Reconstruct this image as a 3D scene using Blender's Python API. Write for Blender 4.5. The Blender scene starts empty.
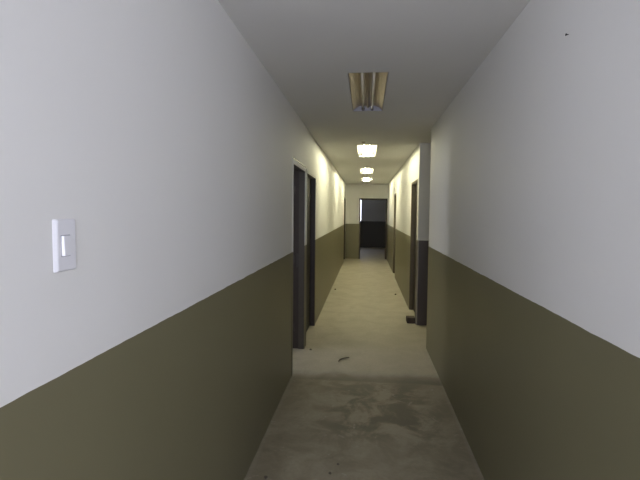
import bpy, bmesh, math, random
from mathutils import Matrix, Vector
random.seed(7)
scene = bpy.context.scene
col = scene.collection

# ------------------------------------------------------------------ measures (metres)
XL, XR = -0.700, 0.7345          # corridor wall faces
ZC = 2.5766                      # ceiling
ZP = 1.2145                      # height of the painted dado
EYE = 1.5974
YE = 15.5                        # end wall
DOOR_H = 2.06

# ------------------------------------------------------------------ helpers
def add_box(bm, x0, x1, y0, y1, z0, z1):
    vs = [bm.verts.new((x, y, z)) for x in (x0, x1) for y in (y0, y1) for z in (z0, z1)]
    for f in ((0,1,3,2),(4,6,7,5),(0,4,5,1),(2,3,7,6),(0,2,6,4),(1,5,7,3)):
        bm.faces.new([vs[i] for i in f])

def add_cyl(bm, p0, p1, r, n=16, r1=None):
    p0, p1 = Vector(p0), Vector(p1)
    r1 = r if r1 is None else r1
    d = (p1 - p0).normalized()
    a = d.orthogonal().normalized(); b = d.cross(a)
    A = [bm.verts.new(p0 + (a*math.cos(t) + b*math.sin(t))*r) for t in [2*math.pi*k/n for k in range(n)]]
    B = [bm.verts.new(p1 + (a*math.cos(t) + b*math.sin(t))*r1) for t in [2*math.pi*k/n for k in range(n)]]
    for k in range(n):
        bm.faces.new((A[k], A[(k+1) % n], B[(k+1) % n], B[k]))
    bm.faces.new(A[::-1]); bm.faces.new(B)

def obj(name, bm, mat, parent=None, bevel=0, seg=2, smooth=False):
    bmesh.ops.recalc_face_normals(bm, faces=bm.faces)
    me = bpy.data.meshes.new(name); bm.to_mesh(me); bm.free()
    me.materials.append(mat)
    if smooth:
        for p in me.polygons: p.use_smooth = True
    o = bpy.data.objects.new(name, me); col.objects.link(o)
    if parent: o.parent = parent
    if bevel:
        m = o.modifiers.new('bevel', 'BEVEL'); m.width = bevel; m.segments = seg; m.limit_method = 'ANGLE'
    return o

def boxes(name, lst, mat, parent=None, bevel=0, seg=2):
    bm = bmesh.new()
    for b in lst: add_box(bm, *b)
    return obj(name, bm, mat, parent, bevel, seg)

def struct(o):
    o['kind'] = 'structure'; return o

def tag(o, label, cat, group=None):
    o['label'] = label; o['category'] = cat
    if group: o['group'] = group
    return o

def empty(name, loc=(0,0,0)):
    o = bpy.data.objects.new(name, None); o.empty_display_size = .1; o.location = loc
    col.objects.link(o); return o

# ------------------------------------------------------------------ materials
def new_mat(name):
    m = bpy.data.materials.new(name); m.use_nodes = True
    nt = m.node_tree
    return m, nt, nt.nodes['Principled BSDF']

def N(nt, t, **kw):
    n = nt.nodes.new(t)
    for k, v in kw.items(): setattr(n, k, v)
    return n

def math_node(nt, op, a, b=None, c=None):
    n = N(nt, 'ShaderNodeMath', operation=op)
    for i, v in enumerate((a, b, c)):
        if v is None: continue
        if isinstance(v, (int, float)): n.inputs[i].default_value = v
        else: nt.links.new(v, n.inputs[i])
    return n.outputs[0]

def mix_col(nt, fac, a, b, mode='MIX'):
    n = N(nt, 'ShaderNodeMix', data_type='RGBA', blend_type=mode)
    for s, v in ((n.inputs[0], fac), (n.inputs[6], a), (n.inputs[7], b)):
        if isinstance(v, (int, float)): s.default_value = v
        elif isinstance(v, tuple): s.default_value = (*v, 1) if len(v) == 3 else v
        else: nt.links.new(v, s)
    return n.outputs[2]

def noise(nt, scale, detail=3, rough=.5, vec=None, dist=0):
    n = N(nt, 'ShaderNodeTexNoise'); n.inputs['Scale'].default_value = scale
    n.inputs['Detail'].default_value = detail; n.inputs['Roughness'].default_value = rough
    n.inputs['Distortion'].default_value = dist
    if vec is not None: nt.links.new(vec, n.inputs['Vector'])
    return n.outputs['Fac']

def ramp(nt, fac, p0, p1, v0=0., v1=1.):
    n = N(nt, 'ShaderNodeMapRange'); n.interpolation_type = 'SMOOTHSTEP'
    nt.links.new(fac, n.inputs[0])
    for i, v in zip((1,2,3,4), (p0, p1, v0, v1)): n.inputs[i].default_value = v
    return n.outputs[0]

def bump(nt, b, h, strength, dist=.002):
    n = N(nt, 'ShaderNodeBump'); n.inputs['Strength'].default_value = strength; n.inputs['Distance'].default_value = dist
    nt.links.new(h, n.inputs['Height']); nt.links.new(n.outputs[0], b.inputs['Normal'])

def plain(name, c, rough=.5, metal=0., var=.08, scale=30, bumpy=.05):
    m, nt, b = new_mat(name)
    geo = N(nt, 'ShaderNodeTexCoord').outputs['Object']
    f = noise(nt, scale, 4, .55, geo)
    lo = tuple(x*(1-var) for x in c); hi = tuple(min(1, x*(1+var)) for x in c)
    nt.links.new(mix_col(nt, f, lo, hi), b.inputs['Base Color'])
    b.inputs['Roughness'].default_value = rough; b.inputs['Metallic'].default_value = metal
    if bumpy: bump(nt, b, f, bumpy)
    return m

WHITE = (.80, .795, .77)
OLIVE = (.182, .167, .099)
def two_tone(name='two_tone_paint', OLIVE=OLIVE):
    m, nt, b = new_mat(name)
    pos = N(nt, 'ShaderNodeNewGeometry').outputs['Position']
    sep = N(nt, 'ShaderNodeSeparateXYZ'); nt.links.new(pos, sep.inputs[0])
    w = noise(nt, 9, 2, .5, pos)
    z = math_node(nt, 'ADD', sep.outputs[2], math_node(nt, 'MULTIPLY', math_node(nt, 'SUBTRACT', w, .5), .008))
    up = math_node(nt, 'GREATER_THAN', z, ZP)
    f = noise(nt, 1.3, 3, .5, pos)
    wc = mix_col(nt, f, tuple(x*.97 for x in WHITE), tuple(x*1.03 for x in WHITE))
    oc = mix_col(nt, f, tuple(x*.93 for x in OLIVE), tuple(x*1.07 for x in OLIVE))
    nt.links.new(mix_col(nt, up, oc, wc), b.inputs['Base Color'])
    nt.links.new(math_node(nt, 'MULTIPLY_ADD', up, .22, .40), b.inputs['Roughness'])
    bump(nt, b, noise(nt, 55, 4, .6, pos), .06)
    return m

def concrete():
    m, nt, b = new_mat('worn_concrete')
    pos = N(nt, 'ShaderNodeNewGeometry').outputs['Position']
    sep = N(nt, 'ShaderNodeSeparateXYZ'); nt.links.new(pos, sep.inputs[0])
    x, y = sep.outputs[0], sep.outputs[1]
    big = noise(nt, 1.1, 5, .6, pos, .4)
    mid = noise(nt, 3.6, 6, .65, pos, .5)
    fine = noise(nt, 38, 5, .7, pos)
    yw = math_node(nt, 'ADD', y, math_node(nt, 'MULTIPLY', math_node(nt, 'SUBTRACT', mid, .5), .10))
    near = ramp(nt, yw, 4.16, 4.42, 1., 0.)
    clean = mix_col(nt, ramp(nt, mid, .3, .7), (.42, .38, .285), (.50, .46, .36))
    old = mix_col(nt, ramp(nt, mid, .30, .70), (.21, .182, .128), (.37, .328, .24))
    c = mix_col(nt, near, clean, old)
    # damp dark blotch across the middle of the near floor
    bl = math_node(nt, 'MULTIPLY', ramp(nt, math_node(nt, 'ABSOLUTE', math_node(nt, 'SUBTRACT', x, .14)), .18, .62, 1., 0.),
                   ramp(nt, math_node(nt, 'ABSOLUTE', math_node(nt, 'SUBTRACT', yw, 3.65)), .30, .80, 1., 0.))
    bl = math_node(nt, 'MULTIPLY', bl, ramp(nt, mid, .42, .58, 1., .0))
    c = mix_col(nt, math_node(nt, 'MULTIPLY', bl, .92), c, (.105, .087, .062))
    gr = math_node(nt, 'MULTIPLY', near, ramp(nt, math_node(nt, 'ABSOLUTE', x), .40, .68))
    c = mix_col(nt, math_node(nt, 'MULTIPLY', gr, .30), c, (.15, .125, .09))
    # dirty joint line
    jt = math_node(nt, 'MULTIPLY', ramp(nt, yw, 4.14, 4.18), ramp(nt, yw, 4.20, 4.50, 1., 0.))
    jt = math_node(nt, 'MULTIPLY', jt, ramp(nt, x, -.6, -.15, .3, 1.))
    c = mix_col(nt, math_node(nt, 'MULTIPLY', jt, .8), c, (.10, .083, .06))
    # small pale scuffs
    sc = math_node(nt, 'MULTIPLY', ramp(nt, noise(nt, 7, 6, .7, pos, 1.2), .60, .72), near)
    c = mix_col(nt, math_node(nt, 'MULTIPLY', sc, .75), c, (.48, .44, .36))
    # pale mortar dust along the foot of both walls
    e = math_node(nt, 'MINIMUM', math_node(nt, 'ABSOLUTE', math_node(nt, 'SUBTRACT', x, XL)), math_node(nt, 'ABSOLUTE', math_node(nt, 'SUBTRACT', x, XR)))
    ed = ramp(nt, math_node(nt, 'ADD', e, math_node(nt, 'MULTIPLY', math_node(nt, 'SUBTRACT', mid, .5), .03)), .012, .035, 1., 0.)
    c = mix_col(nt, math_node(nt, 'MULTIPLY', ed, .14), c, (.46, .42, .36))
    c = mix_col(nt, math_node(nt, 'MULTIPLY', ramp(nt, fine, .35, .7), .22), c, (.16, .14, .11), 'MIX')
    nt.links.new(c, b.inputs['Base Color'])
    b.inputs['Roughness'].default_value = .62
    bump(nt, b, math_node(nt, 'ADD', fine, mid), .18, .003)
    return m

def emit(name, c, s):
    m, nt, b = new_mat(name)
    b.inputs['Base Color'].default_value = (.9, .9, .9, 1)
    b.inputs['Emission Color'].default_value = (*c, 1); b.inputs['Emission Strength'].default_value = s
    return m

PAINT = two_tone()
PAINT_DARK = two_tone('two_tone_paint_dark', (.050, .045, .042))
CEIL = plain('ceiling_paint', (.71, .705, .685), .75, 0, .03, 2.0, .03)
CONC = concrete()
FRAME = plain('dark_brown_wood', (.055, .042, .034), .5, 0, .2, 18)
STOP = plain('olive_brown_wood', (.080, .068, .051), .45, 0, .15, 18)
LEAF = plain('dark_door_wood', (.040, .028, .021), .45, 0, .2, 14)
PALE = plain('olive_brown_frame', (.125, .105, .074), .5, 0, .15, 18)
DEEP = plain('blackish_door_wood', (.020, .015, .012), .5, 0, .2, 14)
STEEL = plain('dull_steel', (.10, .09, .08), .5, .6, .1, 40)
BLACK = plain('black_plastic', (.012, .012, .014), .5, 0, .1, 40)
PLASTIC = plain('white_plastic', (.80, .80, .83), .32, 0, .02, 20, 0)
GAP_SHADE = plain('gap_shade_grey', (.42, .42, .46), .5, 0, .03, 30, 0)  # grey tone for the painted shadow line around the switch rocker
PLASTER = plain('bare_plaster', (.36, .33, .28), .8, 0, .15, 25)
ALU = plain('aged_aluminium', (.50, .42, .33), .36, .9, .08, 12)
TRAY = plain('lamp_tray_white', (.50, .50, .54), .45, 0, .04, 20)
GLASS_OFF = plain('tube_glass_off', (.86, .80, .66), .25, 0, .03, 20, 0)
TUBE_ON = emit('tube_glowing', (1.0, .95, .63), 106)
BLOCK = plain('dark_brown_block', (.085, .062, .044), .7, 0, .3, 25, .3)
DRY = plain('dry_leaf', (.13, .10, .065), .7, 0, .2, 60)
CRUMB = plain('dark_rubble', (.13, .11, .085), .8, 0, .3, 80)
CAPM = plain('brown_cap', (.20, .17, .12), .6, 0, .1, 40)
ALUFRAME = plain('window_aluminium', (.55, .56, .58), .4, .6, .05, 30)

# ------------------------------------------------------------------ the setting
HX0, HX1, HY0, HY1 = -4.2, 3.2, -1.7, 20.8         # outer shell
struct(boxes('floor', [(HX0, HX1, HY0, HY1, -.15, 0)], CONC))

LAMPS = [(3.20, 4.40), (6.60, 7.92), (10.0, 11.34), (12.72, 14.06)]
LW = .145
cb = [(HX0, -LW, HY0, HY1, ZC, ZC+.16), (LW, HX1, HY0, HY1, ZC, ZC+.16)]
yy = HY0
for a, b_ in LAMPS:
    cb.append((-LW, LW, yy, a, ZC, ZC+.16)); yy = b_
cb.append((-LW, LW, yy, HY1, ZC, ZC+.16))
struct(boxes('ceiling', cb, CEIL))

def wall_x(x0, x1, y0, y1, holes):
    """boxes of a wall running along y with door holes (ya, yb, z0, z1)"""
    out = []; y = y0
    for ya, yb, za, zb in sorted(holes):
        out.append((x0, x1, y, ya, 0, ZC))
        if za > 0: out.append((x0, x1, ya, yb, 0, za))
        out.append((x0, x1, ya, yb, zb, ZC)); y = yb
    out.append((x0, x1, y, y1, 0, ZC))
    return out
def wall_y(y0, y1, x0, x1, holes):
    return [(a, b, c, d, e, f) for (c, d, a, b, e, f) in wall_x(y0, y1, x0, x1, holes)]

TK = .135
YR = .90                         # where the right wall starts
J = .035
HH = DOOR_H + J
L1, L2, L3 = (4.255, 5.085), (5.245, 6.165), (14.42, 15.22)
R1, R2 = (6.62, 7.44), (11.20, 11.95)
holes = [(a-J, b+J, 0, HH) for a, b in (L1, L2, L3)]
struct(boxes('wall_left', wall_x(XL-TK, XL, .4, YE, holes), PAINT))
struct(boxes('wall_right', wall_x(XR, XR+TK, YR, 5.32, []) + [(XR+TK, HX1-.15, 5.32-TK, 5.32, 0, ZC)], PAINT))
struct(boxes('wall_right_far', wall_x(XR, XR+TK, 6.42+TK, YE, [(a-J, b+J, 0, HH) for a, b in (R1, R2)]), PAINT))
PASSAGE = two_tone('two_tone_paint_brown', (.100, .084, .080))
struct(boxes('wall_passage', [(XR, HX1-.15, 6.42, 6.42+TK, 0, ZC)], PASSAGE))
struct(boxes('trim_1', [(XR-.003, XR+.016, 6.415, 6.44, 0, ZP)], PLASTER, bevel=.002))
EX0, EX1 = -.20, .685
struct(boxes('wall_end', wall_y(YE, YE+TK, HX0+.15, HX1-.15, [(EX0-J, EX1+J, 0, HH)]), PAINT))
# entrance hall behind the viewer
struct(boxes('wall_hall', [(HX0+.15, XL, .4-TK, .4, 0, ZC), (XR, HX1-.15, YR-TK, YR, 0, ZC)], PAINT))
struct(boxes('wall_partition', [(HX0+.15, XL-TK, 3.0, 3.12, 0, ZC), (HX0+.15, XL-TK, 5.17, 5.29, 0, ZC)], PAINT))
WIN_HALL = (-2.6, 3.0, 1.05, 1.90)
WIN_BACK = (-.61, -.201, 1.2, 2.25)
WIN_ROOM = (4.15, 5.0, .95, 2.10)
struct(boxes('wall_west', wall_x(HX0, HX0+.15, HY0, HY1, [WIN_ROOM]), PAINT))
struct(boxes('wall_east', wall_x(HX1-.15, HX1, HY0, HY1, []), PAINT))
struct(boxes('wall_south', wall_y(HY0, HY0+.15, HX0+.15, HX1-.15, [WIN_HALL]), PAINT))
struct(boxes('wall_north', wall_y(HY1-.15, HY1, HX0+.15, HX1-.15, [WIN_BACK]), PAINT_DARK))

def window(n, axis, p, a0, a1, z0, z1, bars):
    t = .05; w = .035
    def B(u0, u1, zz0, zz1):
        return (u0, u1, p-t/2, p+t/2, zz0, zz1) if axis == 'y' else (p-t/2, p+t/2, u0, u1, zz0, zz1)
    lst = [B(a0, a1, z0, z0+w), B(a0, a1, z1-w, z1), B(a0, a0+w, z0+w, z1-w), B(a1-w, a1, z0+w, z1-w)]
    for k in range(1, bars+1):
        u = a0 + (a1-a0)*k/(bars+1)
        lst.append(B(u-w/2, u+w/2, z0+w, z1-w))
    o = struct(boxes('window_%d' % n, lst, ALUFRAME))
    return o
window(1, 'y', HY0+.075, *WIN_HALL, 5)
window(2, 'y', HY1-.075, *WIN_BACK, 1)
window(3, 'x', HX0+.075, *WIN_ROOM, 1)

def portal(name, loc, rot, sx, sy):
    l = bpy.data.lights.new(name, 'AREA'); l.shape = 'RECTANGLE'; l.size = sx; l.size_y = sy
    l.cycles.is_portal = True
    o = bpy.data.objects.new(name, l); o.location = loc; o.rotation_euler = rot; col.objects.link(o)
def mid(a, b): return (a+b)/2
portal('hall_window_portal', (mid(*WIN_HALL[:2]), HY0-.01, mid(*WIN_HALL[2:])), (math.pi/2, 0, 0), WIN_HALL[1]-WIN_HALL[0], WIN_HALL[3]-WIN_HALL[2])
portal('back_window_portal', (mid(*WIN_BACK[:2]), HY1+.01, mid(*WIN_BACK[2:])), (-math.pi/2, 0, 0), WIN_BACK[1]-WIN_BACK[0], WIN_BACK[3]-WIN_BACK[2])
portal('room_window_portal', (HX0-.01, mid(*WIN_ROOM[:2]), mid(*WIN_ROOM[2:])), (0, -math.pi/2, 0), WIN_ROOM[3]-WIN_ROOM[2], WIN_ROOM[1]-WIN_ROOM[0])

# ------------------------------------------------------------------ doors (frames, leaves, casings)
def door(n, side, y0, y1, leaf, casing, stop_mat=FRAME, frame_mat=FRAME, leaf_mat=LEAF):
    """door in a wall running along y; side=-1 left wall, +1 right wall; opening y0..y1"""
    X = XL if side < 0 else XR
    def B(d0, d1, ya, yb, za, zb):               # d = depth into the wall from the corridor face
        xa, xb = sorted((X + side*d0, X + side*d1))
        return (xa, xb, ya, yb, za, zb)
    root = struct(boxes('door_%d' % n, [B(0, TK, y0-J, y0-.013, 0, HH), B(0, TK, y1+.013, y1+J, 0, HH),
                                        B(0, TK, y0-.013, y1+.013, DOOR_H+.013, HH)], frame_mat, bevel=.003))
    boxes('door_stop', [B(.004, .066, y0-.013, y0, 0, DOOR_H+.013), B(.004, .066, y1, y1+.013, 0, DOOR_H+.013),
                        B(.004, .066, y0, y1, DOOR_H, DOOR_H+.013)], stop_mat, root, .002)
    boxes('strike_plate', [B(.072, .095, y1+.0115, y1+.013, .96, 1.12)], STEEL, root)
    if leaf:
        lf = boxes('door_leaf', [B(.066, .100, y0-.012, y1+.012, .006, DOOR_H+.012)], leaf_mat, root, .002)
        bm = bmesh.new()
        hx = X + side*.066; yk = y0+.06
        add_cyl(bm, (hx, yk, 1.04), (hx - side*.045, yk, 1.04), .010, 12)
        add_cyl(bm, (hx - side*.04, yk-.008, 1.04), (hx - side*.04, yk+.12, 1.04), .009, 12)
        add_cyl(bm, (hx, yk, 1.04), (hx - side*.006, yk, 1.04), .026, 20)
        obj('door_handle', bm, STEEL, lf, smooth=False)
    else:
        for z in (.25, 1.05, 1.85):
            bm = bmesh.new(); xh = X + side*.118
            add_cyl(bm, (xh, y1+.008, z-.045), (xh, y1+.008, z+.045), .007, 10)
            obj('hinge', bm, STEEL, root)
    if casing:
        c = .045
        boxes('casing', [B(-.006, 0, y0-c, y0, 0, DOOR_H), B(-.006, 0, y1, y1+c, 0, DOOR_H),
                         B(-.006, 0, y0-c, y1+c, DOOR_H, DOOR_H+c)], PAINT, root, .002)
    return root
d1 = door(1, -1, *L1, False, True, STOP)
boxes('head_gap_shade', [(XL, XL+.006, L1[0]-.03, L1[1]+.05, DOOR_H+.045, DOOR_H+.062)], LEAF, d1)  # thin dark strip standing in for the shadow gap above the casing
door(2, -1, *L2, True, True, FRAME, FRAME, DEEP)
door(3, -1, *L3, True, False)
door(4, 1, *R1, True, False, PALE, PALE, DEEP)
door(5, 1, *R2, True, False, PALE, PALE, DEEP)
# open frame in the end wall
d6 = struct(boxes('door_6', [(EX0-J, EX0, YE-.008, YE+TK, 0, HH), (EX1, EX1+J, YE-.008, YE+TK, 0, HH),
                             (EX0, EX1, YE-.008, YE+TK, DOOR_H, HH)], FRAME, bevel=.003))
boxes('door_stop', [(EX0, EX0+.013, YE+.02, YE+.08, 0, DOOR_H), (EX1-.013, EX1, YE+.02, YE+.08, 0, DOOR_H),
                    (EX0+.013, EX1-.013, YE+.02, YE+.08, DOOR_H-.013, DOOR_H)], FRAME, d6, .002)

# ------------------------------------------------------------------ recessed ceiling lamps
TY = .043
def lamp(y0, y1, on, label):
    L = y1 - y0; g = .002
    root = empty('ceiling_light', (0, (y0+y1)/2, ZC))
    tag(root, label, 'ceiling light', 'recessed twin tube lamps along the corridor ceiling')
    h = L/2 - g; w = LW - g; D = .056
    # steel tray, open below
    bm = bmesh.new()
    add_box(bm, -w, w, -h, h, D, D+.012)
    add_box(bm, -w, -w+.003, -h, h, 0, D); add_box(bm, w-.003, w, -h, h, 0, D)
    obj('tray', bm, TRAY, root)
    for s in (-1, 1):
        ya, yb = sorted((s*h, s*(h-.006)))
        boxes('end_plate', [(-w+.003, w-.003, ya, yb, 0, D)], TRAY, root)
    # folded reflector: two parabolic channels with a central ridge
    prof = [(-w+.004, .002)]
    for c in (-TY, TY):
        pts = []
        outer = .094; inner = .041
        for k in range(7):
            t = -1 + 2*k/6
            x = c + (t*(inner if t*c < 0 else outer))
            z = .050 - (.041 if t*c > 0 else .026)*abs(t)**2.0
            pts.append((x, z))
        prof += pts
    prof.append((w-.004, .002))
    bm = bmesh.new()
    A = [bm.verts.new((x, -h+.006, z)) for x, z in prof]; B = [bm.verts.new((x, h-.006, z)) for x, z in prof]
    for k in range(len(prof)-1): bm.faces.new((A[k], A[k+1], B[k+1], B[k]))
    r = obj('reflector', bm, ALU, root)
    m = r.modifiers.new('sheet', 'SOLIDIFY'); m.thickness = .001; m.offset = 0
    for sx in (-1, 1):
        bm = bmesh.new(); add_cyl(bm, (sx*TY, -h+.016, .017), (sx*TY, h-.016, .017), .0085 if not on else .010, 14)
        obj('tube', bm, TUBE_ON if on else GLASS_OFF, root, smooth=True)
        for sy in (-1, 1):
            ya, yb = sorted((sy*(h-.006), sy*(h-.016)))
            boxes('lampholder', [(sx*TY-.013, sx*TY+.013, ya, yb, .004, .032)], BLACK if not on else PLASTIC, root, .003)
    return root
lamp(*LAMPS[0], False, 'unlit recessed ceiling lamp with two dead tubes, the one nearest the viewer')
lamp(*LAMPS[1], True, 'largest and nearest of the three glowing white ceiling lamps')
lamp(*LAMPS[2], True, 'middle one of the three glowing white ceiling lamps')
lamp(*LAMPS[3], True, 'smallest and farthest glowing ceiling lamp, close to the end wall')

# ------------------------------------------------------------------ light switch on the left wall
SW = empty('light_switch', (XL, .9725, 1.516))
tag(SW, 'white plastic light switch plate with a single rocker on the near left wall', 'light switch')
bm = bmesh.new(); add_box(bm, 0, .007, -.0400, .0380, -.062, .062)
for v in bm.verts:                                   # pillowed front
    if v.co.x > .005: v.co.y += .0105 if v.co.y < 0 else -.004; v.co.z *= .95
obj('plate', bm, PLASTIC, SW, .003, 4)
boxes('rocker_gap_shade', [(.0065, .0074, -.0205, .0122, -.0262, .0242)], GAP_SHADE, SW, .0005)  # rim coloured grey to draw the shadow line around the rocker
bm = bmesh.new(); add_box(bm, .007, .0130, -.0180, .0100, -.0240, .0220)
for v in bm.verts:
    if v.co.x > .011:
        v.co.x += -.0012 if v.co.z > 0 else .0006
        if v.co.y < 0: v.co.y += .0028
obj('rocker', bm, PLASTIC, SW, .001, 2)

# ------------------------------------------------------------------ small things
bm = bmesh.new(); add_box(bm, -.058, .058, -.075, .075, 0, .083)
for v in bm.verts: v.co += Vector((random.uniform(-.003, .003), random.uniform(-.003, .003), random.uniform(-.003, .001) if v.co.z > .04 else 0))
o = obj('floor_block', bm, BLOCK, None, .006, 2); o.location = (.674, 6.575, 0); o.rotation_euler.z = .02
tag(o, 'small dark brown block lying on the floor at the right wall corner', 'block')

bm = bmesh.new()                                     # curled dry leaf strip
pts = [(-.034, -.095, .010), (-.028, -.050, .005), (-.012, .000, .003), (.012, .030, .005), (.045, .040, .010), (.078, .036, .016)]
wd = [.002, .007, .010, .010, .007, .002]
rows = []
for i, (p, w_) in enumerate(zip(pts, wd)):
    a = Vector(pts[max(0, i-1)]); c = Vector(pts[min(len(pts)-1, i+1)])
    t = (c-a).normalized(); s = Vector((-t.y, t.x, 0)).normalized()
    rows.append([bm.verts.new(Vector(p)+s*w_+Vector((0,0,.006))), bm.verts.new(Vector(p)-Vector((0,0,.003))), bm.verts.new(Vector(p)-s*w_+Vector((0,0,.006)))])
for a, b_ in zip(rows, rows[1:]):
    for k in range(2): bm.faces.new((a[k], a[k+1], b_[k+1], b_[k]))
o = obj('dry_leaf', bm, DRY); o.location = (-.235, 4.76, 0)
m = o.modifiers.new('thick', 'SOLIDIFY'); m.thickness = .0015
zmin = min(v.co.z for v in o.data.vertices); o.location.z = -zmin + .001
tag(o, 'curled dark dry leaf lying on the floor in front of the first left doorway', 'leaf')

def crumb(x, y, r, label):
    bm = bmesh.new(); bmesh.ops.create_icosphere(bm, subdivisions=2, radius=r)
    for v in bm.verts:
        v.co *= random.uniform(.75, 1.15); v.co.z *= .6
    o = obj('rubble_crumb', bm, CRUMB); o.location = (x, y, -min(v.co.z for v in o.data.vertices))
    tag(o, label, 'rubble', 'crumbs of rubble on the concrete floor')
crumb(.597, 8.75, .022, 'dark crumb on the warm lit floor beside the far right wall')
crumb(-.61, 9.15, .022, 'dark crumb on the warm lit floor beside the far left wall')
crumb(-.575, 2.545, .012, 'dark crumb on the near floor close to the left wall foot')
crumb(-.195, 2.633, .010, 'lower of two dark crumbs near the middle of the close floor')
crumb(-.152, 2.736, .009, 'upper of two dark crumbs near the middle of the close floor')
crumb(-.615, 5.06, .015, 'brown crumb beside the foot of the first left doorway')

bm = bmesh.new(); add_cyl(bm, (0, 0, 0), (0, 0, -.012), .030, 24, .024)
o = obj('ceiling_rose', bm, CAPM, None, .002); o.location = (-.05, 6.27, ZC)
tag(o, 'small round brownish cap on the ceiling just before the nearest lit lamp', 'cap')

bm = bmesh.new(); add_cyl(bm, (0, 0, 0), (-.010, 0, .0), .0015, 8); add_cyl(bm, (-.008, 0, 0), (-.010, 0, 0), .0045, 12)
o = obj('wall_nail', bm, BLACK); o.location = (XR, 1.779, 2.262)
tag(o, 'tiny dark nail high on the near right wall', 'nail')

# ------------------------------------------------------------------ daylight
w = bpy.data.worlds.new('overcast'); scene.world = w; w.use_nodes = True
bg = w.node_tree.nodes['Background']
bg.inputs[0].default_value = (.84, .865, 1.03, 1); bg.inputs[1].default_value = 11.5

# ------------------------------------------------------------------ camera
cam = bpy.data.cameras.new('camera'); cam.sensor_fit = 'HORIZONTAL'; cam.sensor_width = 36
cam.lens = 446.48/640*36; cam.clip_start = .02
yaw, pit, rol = .10199927, -.0617034, -.00906563
Rm = Matrix.Rotation(yaw, 3, 'Z') @ Matrix.Rotation(pit, 3, 'X') @ Matrix.Rotation(rol, 3, 'Y')
right, fwd, up = Rm @ Vector((1,0,0)), Rm @ Vector((0,1,0)), Rm @ Vector((0,0,1))
M = Matrix((right, up, -fwd)).transposed().to_4x4(); M.translation = (0, 0, EYE)
co = bpy.data.objects.new('camera', cam); col.objects.link(co); co.matrix_world = M
scene.camera = co

vs = scene.view_settings
scene.display_settings.display_device = 'sRGB'
vs.view_transform = 'Standard'; vs.look = 'None'; vs.exposure = 0; vs.gamma = 1; vs.use_curve_mapping = False
scene.cycles.max_bounces = 10; scene.cycles.diffuse_bounces = 8
scene.cycles.caustics_reflective = False; scene.cycles.caustics_refractive = False
scene.cycles.sample_clamp_indirect = 6
scene.cycles.use_denoising = True
